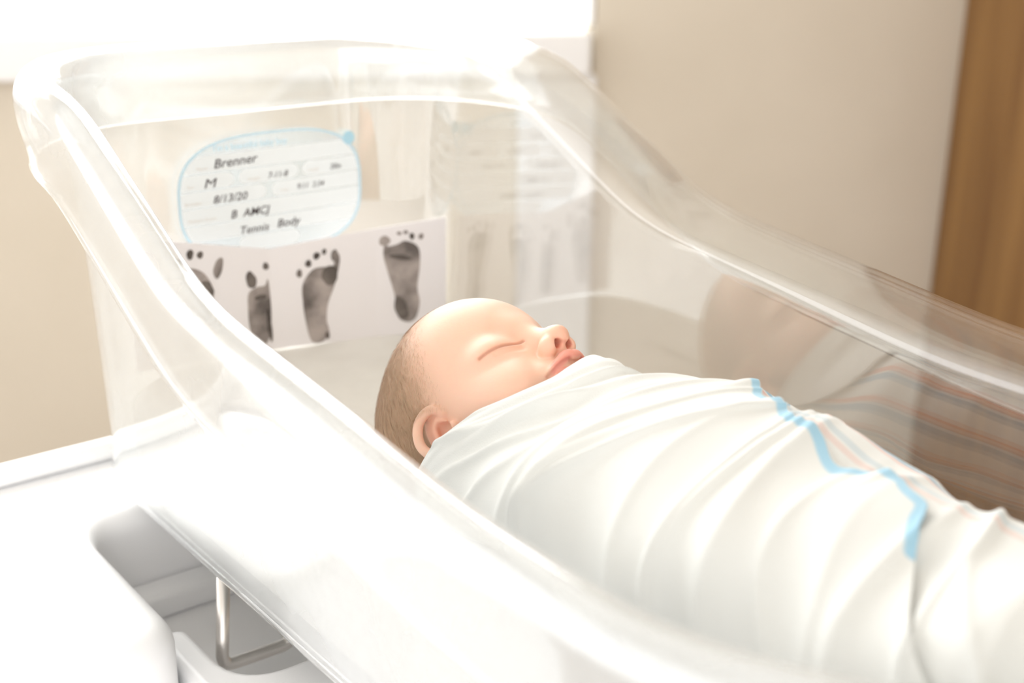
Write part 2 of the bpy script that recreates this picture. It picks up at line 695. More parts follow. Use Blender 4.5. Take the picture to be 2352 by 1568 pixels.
def text(name, s, x, z, size, mt, parent=LB, shear=.25, bold=0.0, y=-.00012, rot=0.0, sx=1.0):
    c = bpy.data.curves.new(name, 'FONT')
    c.body = s
    c.size = size
    c.shear = shear
    c.offset = bold
    c.extrude = .00002
    c.resolution_u = 3
    o = bpy.data.objects.new(name, c)
    COL.objects.link(o)
    c.materials.append(mt)
    o.rotation_euler = (math.pi / 2, -rot, 0)
    o.location = (x, y, z)
    o.scale = (sx, 1, 1)
    bpy.context.view_layer.update()
    me = bpy.data.meshes.new_from_object(o.evaluated_get(bpy.context.evaluated_depsgraph_get()))
    me.name = name
    r = link(name, me, None, parent)
    r.rotation_euler, r.location, r.scale = o.rotation_euler, o.location, o.scale
    bpy.data.objects.remove(o)
    r.name = name
    return r


text('handwriting', 'Brenner', -.0468, .0240, .0092, M_pen, bold=.00005, rot=.03, sx=1.12)
text('handwriting', 'M', -.0555, .0106, .0095, M_pen, bold=0.0, sx=1.3)
text('handwriting', '7-11-8', -.0045, .0118, .0062, M_pen, bold=.00004)
text('handwriting', '20in', .0480, .0124, .0056, M_pen, bold=.00004)
text('handwriting', '8/13/20', -.0490, -.0012, .0080, M_pen, bold=.00004, sx=1.1)
text('handwriting', '9:11  2:34', .0190, .0006, .0058, M_pen, bold=.00002)
text('handwriting', 'B  AMCJ', -.0360, -.0140, .0084, M_pen, bold=.00008, sx=1.05)
text('handwriting', 'Tennis', -.0300, -.0268, .0082, M_pen, bold=.00003, sx=1.1)
text('handwriting', 'Body', .0010, -.0260, .0084, M_pen, bold=.00006, sx=1.1)
for s_, x_, z_ in (('Name:', -.0600, .0240), ('Sex:', -.0680, .0118), ('Weight:', -.0210, .0120), ('Length:', .0290, .0130),
                   ('Birthdate:', -.0705, -.0005), ('Time:', .0050, .0005), ("Mother's Room:", -.0690, -.0130)):
    text('small_caption', s_, x_, z_, .0034, M_caption, shear=0)
text('header_print', "I'm a beautiful baby boy", -.046, .0362, .0062, M_blueline, shear=0, bold=.0001)

# ------------------------------------------------------------------ folded footprint card
card = empty('footprint_card', (.163, .0775, .0585))
tag(card, 'folded white card with four black baby footprints standing at the head of the mattress', 'card')
CF = Vector((.168, .0700, .0585))
CLe = Vector((.066, .083, .0585))
CRe = Vector((.2965, .0290, .0585))
CH = .0775


def leaf_basis(A, Bp):
    """u along the leaf from A to B, v up, w towards the camera"""
    d = (Bp - A)
    n = d.normalized().cross(Vector((0, 0, 1)))
    return lambda u, v, w: A + d * u + Vector((0, 0, v)) + n * w


mid = Vector((.2455, .0485, .0585))
bm = bmesh.new()
for (A, Bp, e0, e1) in ((CLe, CF, .021, .0), (CF, mid, 0, .008), (mid, CRe, .008, .0135)):
    fb = leaf_basis(A, Bp)
    n = 6
    cols = []
    for i in range(n + 1):
        u = i / n
        h = CH + e0 + (e1 - e0) * u
        cols.append([bm.verts.new(fb(u, 0, 0) - card.location), bm.verts.new(fb(u, h, 0) - card.location),
                     bm.verts.new(fb(u, 0, -.0012) - card.location), bm.verts.new(fb(u, h, -.0012) - card.location)])
    for i in range(n):
        a, b = cols[i], cols[i + 1]
        for q in ((a[0], b[0], b[1], a[1]), (a[2], a[3], b[3], b[2]), (a[1], b[1], b[3], a[3]), (a[0], a[2], b[2], b[0])):
            bm.faces.new(q)
    bm.faces.new((cols[0][0], cols[0][1], cols[0][3], cols[0][2]))
    bm.faces.new((cols[-1][0], cols[-1][2], cols[-1][3], cols[-1][1]))
link('card_leaves', bm_mesh('card_leaves', bm), M_card, card)


def ink(name, dark, light, lo, hi, scale=40.0):
    mt = mat(name, dark, .8, .1)
    nt = mt.node_tree
    b = nt.nodes['Principled BSDF']
    tc = nd(mt, 'ShaderNodeTexCoord')
    nz = nd(mt, 'ShaderNodeTexNoise')
    nz.inputs['Scale'].default_value = scale
    nz.inputs['Detail'].default_value = 5
    nf = nd(mt, 'ShaderNodeTexNoise')
    nf.inputs['Scale'].default_value = 1400
    mx = nd(mt, 'ShaderNodeMath', operation='MULTIPLY_ADD')
    mx.inputs[1].default_value = .25
    rp = nd(mt, 'ShaderNodeValToRGB')
    rp.color_ramp.elements[0].position = lo
    rp.color_ramp.elements[1].position = hi
    rp.color_ramp.elements[0].color = (*dark, 1)
    rp.color_ramp.elements[1].color = (*light, 1)
    L = nt.links.new
    L(tc.outputs['Object'], nz.inputs[0])
    L(tc.outputs['Object'], nf.inputs[0])
    L(nf.outputs['Fac'], mx.inputs[0])
    L(nz.outputs['Fac'], mx.inputs[2])
    L(mx.outputs[0], rp.inputs[0])
    L(rp.outputs[0], b.inputs['Base Color'])
    return mt


M_ink_sole = ink('smudged_foot_ink', (.15, .13, .12), (.48, .42, .39), .46, .76)
M_ink_dark = ink('dense_foot_ink', (.065, .055, .05), (.22, .19, .17), .45, .75)


def blob(cx, cz, rx, rz, rot=0, n=22, seed=0):
    rnd = random.Random(seed)
    ph = [rnd.uniform(0, 6.28) for _ in range(3)]
    pts = []
    for k in range(n):
        a = 2 * math.pi * k / n
        w = 1 + .07 * math.sin(2 * a + ph[0]) + .05 * math.sin(3 * a + ph[1]) + .03 * math.sin(5 * a + ph[2])
        x, z = rx * w * math.cos(a), rz * w * math.sin(a)
        pts.append((cx + x * math.cos(rot) - z * math.sin(rot), cz + x * math.sin(rot) + z * math.cos(rot)))
    return pts


def smooth_loop(ctrl, n=8):
    pts = []
    N = len(ctrl)
    for i in range(N):
        p0, p1, p2, p3 = (Vector(ctrl[(i + j) % N]) for j in (-1, 0, 1, 2))
        for k in range(n):
            t = k / n
            q = 0.5 * ((2 * p1) + (-p0 + p2) * t + (2 * p0 - 5 * p1 + 4 * p2 - p3) * t * t + (-p0 + 3 * p1 - 3 * p2 + p3) * t ** 3)
            pts.append((q.x, q.y))
    return pts


def footprint(A, Bp, shapes, label, u0, k=1.17):
    """shapes: (points in metres (u along leaf, v up), material index)"""
    fb = leaf_basis(A, Bp)
    ln = (Bp - A).length
    bm = bmesh.new()
    for idx, (pts, mi) in enumerate(shapes):
        w = .00025 + .00008 * idx
        f = bm.faces.new([bm.verts.new(fb((u0 + (u - u0) * k) / ln, v * k - .001, w) - card.location) for u, v in pts])
        f.material_index = mi
    me = bpy.data.meshes.new('footprint')
    bm.normal_update()
    bm.to_mesh(me)
    bm.free()
    o = link('footprint', me, [M_ink_sole, M_ink_dark], card)
    o['label'] = label
    return o


mmx = .001
l1 = (CF - CLe).length
# leaf one: a cut-off print at the far left and a narrow heel-down print beside the fold
u0 = l1 - .0490
sole = smooth_loop([(u0 - .016, .052), (u0 - .010, .058), (u0 - .002, .055), (u0 + .003, .047), (u0 + .004, .038), (u0 + .000, .026),
                    (u0 - .004, .012), (u0 - .012, .006), (u0 - .018, .014), (u0 - .019, .032)])
sole = [(a, b + .002) for a, b in sole]
footprint(CLe, CF, [(sole, 0)] + [(blob(u0 + a, b + .002, r1, r2, ro, seed=i), k) for i, (a, b, r1, r2, ro, k) in enumerate((
    (.008, .056, .0029, .0062, -.25, 0), (-.0025, .0655, .0018, .0023, 0, 1), (-.0085, .0665, .0021, .0030, 0, 1),
    (-.0155, .0620, .0022, .0029, .2, 1), (-.0215, .0590, .0018, .0026, .3, 1), (.0000, .044, .0042, .0052, .3, 1)))],
    'inked footprint, half hidden behind the near rim', u0, 1.2)
u0 = l1 - .0085
sole = smooth_loop([(u0 - .0085, .042), (u0 - .003, .0455), (u0 + .003, .046), (u0 + .0052, .050), (u0 + .0062, .038), (u0 + .0062, .022), (u0 + .004, .009),
                    (u0 - .001, .004), (u0 - .0065, .007), (u0 - .0092, .020), (u0 - .0094, .032)])
footprint(CLe, CF, [(sole, 0)] + [(blob(u0 + a, b, r1, r2, ro, seed=i + 9), k) for i, (a, b, r1, r2, ro, k) in enumerate((
    (-.0062, .0510, .0034, .0060, .1, 1), (.0042, .0590, .0021, .0024, 0, 1), (-.0005, .0385, .0042, .0016, .1, 1),
    (.0046, .018, .0015, .012, .05, 1)))], 'narrow inked footprint with two toes', u0, 1.12)
# leaf two: two prints
A2, B2 = CF, mid
u0 = .0330
sole = smooth_loop([(u0 - .0090, .046), (u0 - .002, .0555), (u0 + .006, .0570), (u0 + .0125, .0560), (u0 + .0150, .0640), (u0 + .0170, .0660),
                    (u0 + .0180, .0600), (u0 + .0140, .0440), (u0 + .0085, .0300), (u0 + .0070, .0180), (u0 + .0085, .0080), (u0 + .003, .0020),
                    (u0 - .0045, .0035), (u0 - .0080, .0180), (u0 - .0095, .0330)])
footprint(A2, B2, [(sole, 0)] + [(blob(u0 + a, b, r1, r2, ro, seed=i + 19), k) for i, (a, b, r1, r2, ro, k) in enumerate((
    (.0105, .0505, .0062, .0068, -.2, 1), (-.0112, .0540, .0020, .0028, .1, 1), (-.0045, .0605, .0021, .0027, .1, 1),
    (.0015, .0655, .0024, .0025, 0, 1), (.0070, .0680, .0016, .0020, 0, 1), (.0140, .0648, .0024, .0040, -.2, 0), (.0070, .0065, .0016, .0028, 0, 1)))],
    'inked footprint with five round toes', u0, 1.07)
A3, B3 = mid, CRe
u0 = .0200
sole = smooth_loop([(u0 - .0125, .058), (u0 - .0115, .0660), (u0 - .0090, .0640), (u0 - .003, .0650), (u0 + .003, .0670), (u0 + .0115, .0620), (u0 + .0125, .0500),
                    (u0 + .0105, .0340), (u0 + .0120, .0230), (u0 + .0090, .0120), (u0 + .003, .0095), (u0 - .0035, .0145), (u0 - .0055, .0300), (u0 - .0095, .0450)])
footprint(A3, B3, [(sole, 0)] + [(blob(u0 + a, b, r1, r2, ro, seed=i + 39), k) for i, (a, b, r1, r2, ro, k) in enumerate((
    (-.0115, .0680, .0036, .0036, 0, 0), (-.0015, .0725, .0017, .0012, 0, 0), (.0030, .0730, .0016, .0013, 0, 0), (.0072, .0700, .0018, .0022, 0, 1), (.0135, .0695, .0017, .0020, 0, 0),
    (-.001, .0200, .0042, .0090, .25, 1), (-.001, .0560, .0072, .0018, -.2, 1)))], 'faint broad inked footprint, rightmost', u0, 1.13)

# ------------------------------------------------------------------ baby: head and body, one surface grown from a distance field
HC = np.array([.1664441, -.19078476, .10406747])
HS = 1.0692
HM = np.array([[-.967816481, .251655250, -.000945933461], [-.0717196959, -.272212971, .959560516], [.241220946, .928746324, .281500838]])


def h2w(v):
    return HC + HS * (np.asarray(v) @ HM.T)


def smin(a, b, k):
    h = np.clip(.5 + .5 * (b - a) / k, 0, 1)
    return b + (a - b) * h - k * h * (1 - h)


def smax(a, b, k):
    return -smin(-a, -b, k)


def ell(P, c, r):
    q = P - np.array(c, P.dtype)
    r = np.array(r, P.dtype)
    k0 = np.sqrt(((q / r) ** 2).sum(-1))
    k1 = np.sqrt(((q / (r * r)) ** 2).sum(-1)) + 1e-9
    return k0 * (k0 - 1) / k1


def cap(P, a, b, ra, rb=None):
    rb = ra if rb is None else rb
    a, b = np.array(a, P.dtype), np.array(b, P.dtype)
    pa, ba = P - a, b - a
    t = np.clip((pa @ ba) / (ba @ ba), 0, 1)
    return np.sqrt(((pa - t[..., None] * ba) ** 2).sum(-1)) - (ra + (rb - ra) * t)


def poly_cap(P, pts, rs):
    d = None
    for i in range(len(pts) - 1):
        e = cap(P, pts[i], pts[i + 1], rs[i], rs[i + 1])
        d = e if d is None else np.minimum(d, e)
    return d


def bez(pts, n):
    """smooth curve through control points (Catmull-Rom)"""
    pts = [np.array(q, float) for q in pts]
    P = [2 * pts[0] - pts[1]] + pts + [2 * pts[-1] - pts[-2]]
    out = []
    for i in range(1, len(P) - 2):
        for k in range(n):
            t = k / n
            out.append(.5 * (2 * P[i] + (-P[i - 1] + P[i + 1]) * t + (2 * P[i - 1] - 5 * P[i] + 4 * P[i + 1] - P[i + 2]) * t * t + (-P[i - 1] + 3 * P[i] - 3 * P[i + 1] + P[i + 2]) * t ** 3))
    out.append(pts[-1])
    return out


LID = bez([(.0100, .0480, -.0192), (.0160, .0478, -.0200), (.0235, .0460, -.0204), (.0310, .0405, -.0200), (.0358, .0345, -.0194)], 4)
MOUTH = bez([(-.0165, .0450, -.0500), (-.0105, .0500, -.0484), (-.0045, .0535, -.0478), (0, .0548, -.0484), (.0045, .0535, -.0478), (.0105, .0500, -.0484), (.0165, .0450, -.0500)], 3)
ULIP = bez([(-.0150, .0462, -.0492), (-.0090, .0512, -.0462), (-.0035, .0545, -.0444), (0, .0548, -.0450), (.0035, .0545, -.0444), (.0090, .0512, -.0462), (.0150, .0462, -.0492)], 3)
LLIP = bez([(-.0125, .0470, -.0512), (-.0060, .0508, -.0530), (0, .0525, -.0536), (.0060, .0508, -.0530), (.0125, .0470, -.0512)], 3)
HELIX = bez([(.0455, .0040, -.0200), (.0478, .0030, -.0150), (.0500, -.0010, -.0128), (.0525, -.0070, -.0140), (.0542, -.0120, -.0195), (.0542, -.0142, -.0260),
             (.0530, -.0128, -.0330), (.0505, -.0085, -.0392), (.0478, -.0035, -.0425)], 3)
ANTI = bez([(.0470, -.0010, -.0200), (.0478, -.0050, -.0225), (.0484, -.0072, -.0290), (.0482, -.0062, -.0350)], 3)


def head_sdf(P, detail=True):
    X = P.copy()
    X[..., 0] = np.abs(X[..., 0])                      # left-right symmetric
    d = ell(P, (0, -.010, .005), (.0490, .0580, .0520))
    d = smin(d, ell(P, (0, .006, .009), (.0440, .0435, .0410)), .012)      # forehead
    d = smin(d, ell(P, (0, -.030, .004), (.0420, .0400, .0430)), .012)     # occiput
    d = smin(d, ell(P, (0, .008, -.026), (.0410, .0380, .0330)), .016)     # face block
    d = smin(d, ell(X, (.0235, .0235, -.0430), (.0185, .0205, .0200)), .014)   # cheeks
    d = smin(d, ell(P, (0, .036, -.0600), (.0130, .0125, .0100)), .012)    # chin
    d = smin(d, ell(P, (0, .018, -.0520), (.0280, .0230, .0190)), .012)    # jaw
    # eye socket and closed eye
    d = smax(d, -ell(X, (.0205, .0580, -.0130), (.0120, .0110, .0090)), .010)
    d = smin(d, ell(X, (.0215, .0328, -.0165), (.0140, .0130, .0100)), .0075)
    d = smin(d, ell(P, (0, .0400, -.0060), (.0120, .0105, .0100)), .010)   # between the brows
    # muzzle
    d = smin(d, ell(P, (0, .0400, -.0460), (.0165, .0128, .0118)), .008)
    # nose
    d = smin(d, cap(P, (0, .0455, -.0120), (0, .0535, -.0270), .0046, .0066), .0075)
    d = smin(d, ell(P, (0, .0575, -.0305), (.0068, .0066, .0060)), .004)
    d = smin(d, ell(X, (.0072, .0530, -.0336), (.0044, .0058, .0050)), .0028)
    d = smin(d, cap(P, (0, .0585, -.0350), (0, .0510, -.0380), .0028, .0028), .002)
    nb = cap(X, (.0043, .0585, -.0392), (.0036, .0540, -.0295), .0026, .0021)
    nost = np.maximum(nb, -(X[..., 2] + .0425))
    d = smax(d, -nost, .0012)
    # philtrum and lips
    d = smax(d, -cap(P, (0, .0580, -.0395), (0, .0588, -.0438), .0022), .0026)
    d = smin(d, poly_cap(P, ULIP, [.0014, .0018, .0022, .0027, .0030, .0033, .0034, .0034, .0034, .0033, .0034, .0034, .0034, .0033, .0030, .0027, .0022, .0018, .0014][:len(ULIP)]), .0022)
    d = smin(d, poly_cap(P, LLIP, [.0010, .0015, .0019, .0022, .0024, .0025, .0026, .0025, .0024, .0022, .0019, .0015, .0010][:len(LLIP)]), .0022)
    ml = [(m_[0], m_[1] + .0032 * (1 - (abs(m_[0]) / .0165) ** 2), m_[2]) for m_ in MOUTH]
    if detail:
        d = smax(d, -poly_cap(P, MOUTH, [.0009] * len(MOUTH)), .0014)
    d = smax(d, -cap(X, (.0160, .0480, -.0500), (.0178, .0455, -.0525), .0010), .003)
    # closed lid crease, lower fold
    if not detail:
        return d
    d = smax(d, -poly_cap(X, LID, [.0006] * len(LID)), .0009)
    low = [(q[0] * .93 + .0008, q[1] + .0002, q[2] - .0040) for q in LID[2:-4]]
    d = smax(d, -poly_cap(X, low, [.0004] * len(low)), .0026)
    # ears
    e = poly_cap(X, HELIX, [.0024] * 2 + [.0027] * (len(HELIX) - 8) + [.0029] * 6)
    plate = ell(X, (.0462, -.0055, -.0270), (.0030, .0090, .0135))
    e = smin(e, plate, .002)
    e = smax(e, -ell(X, (.0520, -.0020, -.0285), (.0080, .0058, .0080)), .0014)   # concha
    e = smin(e, poly_cap(X, ANTI, [.0014] * len(ANTI)), .0016)
    e = smin(e, ell(X, (.0455, .0035, -.0310), (.0026, .0028, .0036)), .002)      # tragus
    e = smin(e, ell(X, (.0475, -.0040, -.0415), (.0030, .0042, .0040)), .003)     # lobe
    d = smin(d, e, .0022)
    d = smax(d, -ell(X, (.0475, .0000, -.0290), (.0040, .0038, .0048)), .0014)
    # neck and trunk (inside the blanket)
    d = smin(d, cap(P, (0, -.004, -.045), (0, .010, -.090), .0240, .0270), .012)
    d = smin(d, ell(P, (0, .034, -.150), (.0500, .0300, .0700)), .016)
    return d


def settle(pts, n=12):
    """slide points along y on to the surface before the fine creases are cut"""
    P = np.array(pts, float)
    for _ in range(n):
        e = np.array([0, 2e-4, 0])
        d = head_sdf(P, False)
        gy = (head_sdf(P + e, False) - head_sdf(P - e, False)) / 4e-4
        P[:, 1] -= np.clip(d / np.maximum(gy, .35), -.002, .002)
    return [tuple(q) for q in P]


LID = settle(LID)
MOUTH = settle(MOUTH)


def grow(lo, hi, h):
    nx, ny, nz = (int(round((hi[i] - lo[i]) / h)) + 1 for i in range(3))
    gx, gy, gz = (lo[i] + h * np.arange(n, dtype=np.float32) for i, n in enumerate((nx, ny, nz)))
    S = np.empty((nx, ny, nz), np.float32)
    for i in range(0, nx, 8):
        P = np.stack(np.meshgrid(gx[i:i + 8], gy, gz, indexing='ij'), -1).astype(np.float32)
        S[i:i + 8] = head_sdf(P)
    ins = S < 0
    cnt = np.zeros((nx - 1, ny - 1, nz - 1), np.int8)
    for a in (0, 1):
        for b in (0, 1):
            for c in (0, 1):
                cnt += ins[a:nx - 1 + a, b:ny - 1 + b, c:nz - 1 + c]
    act = (cnt > 0) & (cnt < 8)
    idx = -np.ones(act.shape, np.int64)
    ijk = np.argwhere(act)
    idx[act] = np.arange(len(ijk))
    base = np.array(lo)
    acc = np.zeros((len(ijk), 3))
    n_ = np.zeros(len(ijk))
    cs = [(a, b, c) for a in (0, 1) for b in (0, 1) for c in (0, 1)]
    for p_ in range(8):
        for q_ in range(p_ + 1, 8):
            A, B = np.array(cs[p_]), np.array(cs[q_])
            if abs(A - B).sum() != 1:
                continue
            sa = S[tuple((ijk + A).T)]
            sb = S[tuple((ijk + B).T)]
            ok = (sa < 0) != (sb < 0)
            t = np.where(ok, sa / np.where(ok, sa - sb, 1), 0)
            acc += ok[:, None] * (A + t[:, None] * (B - A))
            n_ += ok
    V = base + h * (ijk + acc / n_[:, None])
    F = []
    for ax in range(3):
        sl0 = [slice(None)] * 3
        sl1 = [slice(None)] * 3
        sl0[ax] = slice(0, -1)
        sl1[ax] = slice(1, None)
        a, b = ins[tuple(sl0)], ins[tuple(sl1)]
        e = np.argwhere(a != b)
        o1, o2 = (ax + 1) % 3, (ax + 2) % 3
        ok = (e[:, o1] > 0) & (e[:, o2] > 0) & (e[:, o1] < S.shape[o1] - 1) & (e[:, o2] < S.shape[o2] - 1)
        e = e[ok]
        flip = a[tuple(e.T)]
        qs = []
        for d1, d2 in ((1, 1), (0, 1), (0, 0), (1, 0)):
            c = e.copy()
            c[:, o1] -= d1
            c[:, o2] -= d2
            qs.append(idx[tuple(c.T)])
        Q = np.stack(qs, 1)
        Q[~flip] = Q[~flip][:, ::-1]
        F.append(Q)
    return V, np.vstack(F)


def grad(P, e=2e-4):
    g = np.empty_like(P)
    for i in range(3):
        d = np.zeros(3)
        d[i] = e
        g[:, i] = (head_sdf(P + d) - head_sdf(P - d)) / (2 * e)
    return g


GV, GF = grow((-.066, -.078, -.235), (.066, .074, .068), .0011)
bm = bmesh.new()
me = mesh_np('person', GV, GF)
bm.from_mesh(me)
# refine the head above the blanket, then settle every vertex on the exact surface
sel = [e for e in bm.edges if all(v.co.z > -.068 and (v.co.y > .012 or v.co.x > .036) for v in e.verts)]
bmesh.ops.subdivide_edges(bm, edges=sel, cuts=1, use_grid_fill=True)
bmesh.ops.triangulate(bm, faces=[f for f in bm.faces if len(f.verts) > 4])
bm.to_mesh(me)
bm.free()
GV = np.array([v.co[:] for v in me.vertices])
for _ in range(3):
    dd = head_sdf(GV)
    g = grad(GV)
    GV = GV - np.clip(dd, -.0006, .0006)[:, None] * g / np.maximum((g ** 2).sum(1), .3)[:, None]
WV = h2w(GV)
me.vertices.foreach_set('co', WV.astype(np.float32).ravel())
me.update()


# skin colour: lips, flushed cheeks and ears, brown-haired scalp; shade painted in creases
def tube_dist(P, pts):
    return poly_cap(P, pts, [0.0] * len(pts))


def sstep(x, a, b):
    t = np.clip((x - a) / (b - a), 0, 1)
    return t * t * (3 - 2 * t)


def hair_mask(P):
    # 0 on the face, 1 on the crown and back of the head
    v = P[:, 1] * 1.0 - .50 * P[:, 2] - .30 * np.clip(np.abs(P[:, 0]) - .02, 0, 1)
    back = 1 - sstep(v, -.022, .020)
    up = sstep(P[:, 2], -.050, -.034)
    ear = sstep(np.sqrt(((np.abs(P) - np.array([.049, .005, .026])) ** 2).sum(1)) * 0 + np.sqrt((np.abs(P[:, 0]) - .050) ** 2 + (P[:, 1] + .0055) ** 2 * 1.4 + (P[:, 2] + .0270) ** 2), .0135, .0165)
    return back * up * ear


AX = GV.copy()
AX[:, 0] = np.abs(AX[:, 0])
lip = np.maximum(1 - sstep(tube_dist(GV, [(a, b + .002, c) for a, b, c in ULIP]), .0024, .0040) , 1 - sstep(tube_dist(GV, [(a, b + .002, c) for a, b, c in LLIP]), .0022, .0036))
lip = lip * (1 - sstep(np.abs(GV[:, 0]), .0125, .0160))
hm = hair_mask(GV)
base = np.array([.86, .565, .425])
colr = np.tile(base, (len(GV), 1))


def blend(c, w):
    global colr
    colr = colr * (1 - w[:, None]) + np.array(c) * w[:, None]


blend((.90, .53, .40), .55 * np.exp(-(((AX - np.array([.028, .036, -.040])) / .016) ** 2).sum(1)))
blend((.88, .42, .30), .60 * np.exp(-(((GV - np.array([0, .058, -.034])) / .0075) ** 2).sum(1)))
blend((.86, .44, .30), .50 * np.exp(-((tube_dist(AX, LID) / .0022) ** 2)))
blend((.42, .15, .09), .85 * np.exp(-((tube_dist(AX, LID) / .0009) ** 2)))  # shade painted along the closed lid crease
blend((.84, .42, .28), .45 * np.exp(-(((AX - np.array([.0110, .0440, -.0130])) / .0060) ** 2).sum(1)))  # shade put into the colour of the inner eye hollow
blend((.74, .30, .20), .75 * np.exp(-(((AX - np.array([.0470, -.0040, -.0270])) / np.array([.0035, .0085, .0115])) ** 2).sum(1)))
blend((.75, .16, .08), .85 * np.exp(-(((AX - np.array([.0040, .0550, -.0350])) / .0026) ** 2).sum(1)))
blend((.86, .34, .27), .85 * lip)
mlp = tube_dist(GV, MOUTH)
blend((.50, .14, .12), .7 * np.exp(-((mlp / .0010) ** 2)))  # dark line of shade painted between the lips
blend((.44, .28, .165), .80 * hm)
ca = me.color_attributes.new('skin_colour', 'FLOAT_COLOR', 'POINT')
ca.data.foreach_set('color', np.column_stack([colr, np.ones(len(colr))]).astype(np.float32).ravel())

M_skin = bpy.data.materials.new('newborn_skin')
M_skin.use_nodes = True
b = M_skin.node_tree.nodes['Principled BSDF']
vc = nd(M_skin, 'ShaderNodeVertexColor', layer_name='skin_colour')
M_skin.node_tree.links.new(vc.outputs[0], b.inputs['Base Color'])
b.inputs['Roughness'].default_value = .48
b.inputs['Specular IOR Level'].default_value = .35
b.inputs['Subsurface Weight'].default_value = .35
b.inputs['Subsurface Radius'].default_value = (1.0, .35, .2)
b.inputs['Subsurface Scale'].default_value = .005
b.inputs['Sheen Weight'].default_value = .1
b.inputs['Sheen Roughness'].default_value = .4
tc = nd(M_skin, 'ShaderNodeTexCoord')
nz = nd(M_skin, 'ShaderNodeTexNoise')
nz.inputs['Scale'].default_value = 700
bp = nd(M_skin, 'ShaderNodeBump')
bp.inputs['Strength'].default_value = .12
bp.inputs['Distance'].default_value = .0004
M_skin.node_tree.links.new(tc.outputs['Object'], nz.inputs[0])
M_skin.node_tree.links.new(nz.outputs['Fac'], bp.inputs['Height'])
M_skin.node_tree.links.new(bp.outputs[0], b.inputs['Normal'])
baby = link('person', me, M_skin, smooth=True)
tag(baby, 'newborn sleeping on the back with eyes closed, swaddled in a white blanket in the tub', 'person')

# short downy hair, lying away from the forehead
rng = np.random.default_rng(4)
NH = 30000
cand = rng.choice(len(GV), NH, p=(hm ** 1.5 * (hm > .12)) / (hm ** 1.5 * (hm > .12)).sum())
root = GV[cand] + rng.normal(0, .0004, (NH, 3))
gn = grad(root)
gn /= np.linalg.norm(gn, axis=1)[:, None]
root = root - head_sdf(root)[:, None] * gn
flow = np.column_stack([root[:, 0] * 6, -.55 - 10 * root[:, 1] * 0, -.9 + 0 * root[:, 0]])
flow = flow + rng.normal(0, .22, flow.shape)
flow -= (flow * gn).sum(1)[:, None] * gn
flow /= np.linalg.norm(flow, axis=1)[:, None]
side = np.cross(gn, flow)
ln = (rng.uniform(.0028, .0062, NH) * (.45 + .55 * hm[cand]))[:, None]
wd = .00004
p1 = root + flow * ln * .5 + gn * (.0004 + .10 * ln * .5)
p2 = root + flow * ln + gn * (.0003 + .10 * ln)
HV = np.concatenate([root - side * wd, root + side * wd, p1 + side * wd * .8, p1 - side * wd * .8, p2])
i0 = np.arange(NH)
HF = [(a, a + NH, a + 2 * NH, a + 3 * NH) for a in i0] + [(a + 3 * NH, a + 2 * NH, a + 4 * NH) for a in i0]
hair = link('hair', mesh_np('hair', h2w(HV), HF), mat('light_brown_hair', (.52, .36, .23), .55, .3), baby, smooth=True)
hair['label'] = 'short light brown downy hair'

# ------------------------------------------------------------------ swaddle blanket
rnd = random.Random(12)
# closed neckline in head coordinates: from under the lip, down the near cheek, behind the ear, under the nape and back
NECK = [(0, .0595, -.0572), (.012, .0535, -.0580), (.022, .0468, -.0588), (.036, .0335, -.0535), (.0475, .0165, -.0445), (.0535, .0015, -.0385), (.0560, -.0130, -.0345),
        (.0530, -.0300, -.0330), (.0400, -.0480, -.0360), (.0150, -.0560, -.0400), (-.0150, -.0560, -.0420), (-.0400, -.0460, -.0440), (-.0520, -.0260, -.0460),
        (-.0540, -.0050, -.0500), (-.0490, .0180, -.0530), (-.0370, .0370, -.0560), (-.0220, .0500, -.0580), (-.0110, .0570, -.0585)]
NECK_ANG = np.array([0, 12, 24, 42, 62, 84, 104, 124, 150, 170, 190, 212, 236, 262, 292, 318, 338, 350], float)
ncl = [np.array(q) for q in NECK]


def neck_pt(phi):
    """phi in degrees, 0 = chin, growing towards the near side"""
    a = np.mod(phi, 360)
    NA = np.concatenate([NECK_ANG[-2:] - 360, NECK_ANG, NECK_ANG[:3] + 360])
    NP = np.array(ncl[-2:] + ncl + ncl[:3])
    i = np.clip(np.searchsorted(NA, a, side='right') - 1, 1, len(NA) - 3)
    t = (a - NA[i]) / (NA[i + 1] - NA[i])
    t = t[..., None]
    p0, p1, p2, p3 = NP[i - 1], NP[i], NP[i + 1], NP[i + 2]
    q = .5 * (2 * p1 + (-p0 + p2) * t + (2 * p0 - 5 * p1 + 4 * p2 - p3) * t * t + (-p0 + 3 * p1 - 3 * p2 + p3) * t ** 3)
    return h2w(q)


SY = np.array([-.22, -.26, -.30, -.34, -.38, -.42, -.46, -.50, -.54, -.58])
TOPZ = np.array([.1280, .1370, .1480, .1535, .1510, .1485, .1460, .1440, .1440, .134])
HALF = np.array([.070, .080, .088, .091, .090, .087, .082, .076, .068, .056])
CX = .168


def section(phi, y):
    r = np.radians(phi)
    top = np.interp(y, SY[::-1], TOPZ[::-1])
    hw = np.interp(y, SY[::-1], HALF[::-1])
    zc = .0605 + (top - .0605) * .46
    sx, cz = np.sin(r), np.cos(r)
    e = 2.35
    x = np.sign(sx) * np.abs(sx) ** (2 / e) * hw
    up = np.abs(cz) ** (2 / e)
    z = np.where(cz > 0, zc + up * (top - zc), zc - up * (zc - .0605))
    return np.stack([CX - x, y + 0 * x, z], -1)


def wave(a, seeds):
    return sum(w * np.sin(a * f + ph) for f, ph, w in seeds)


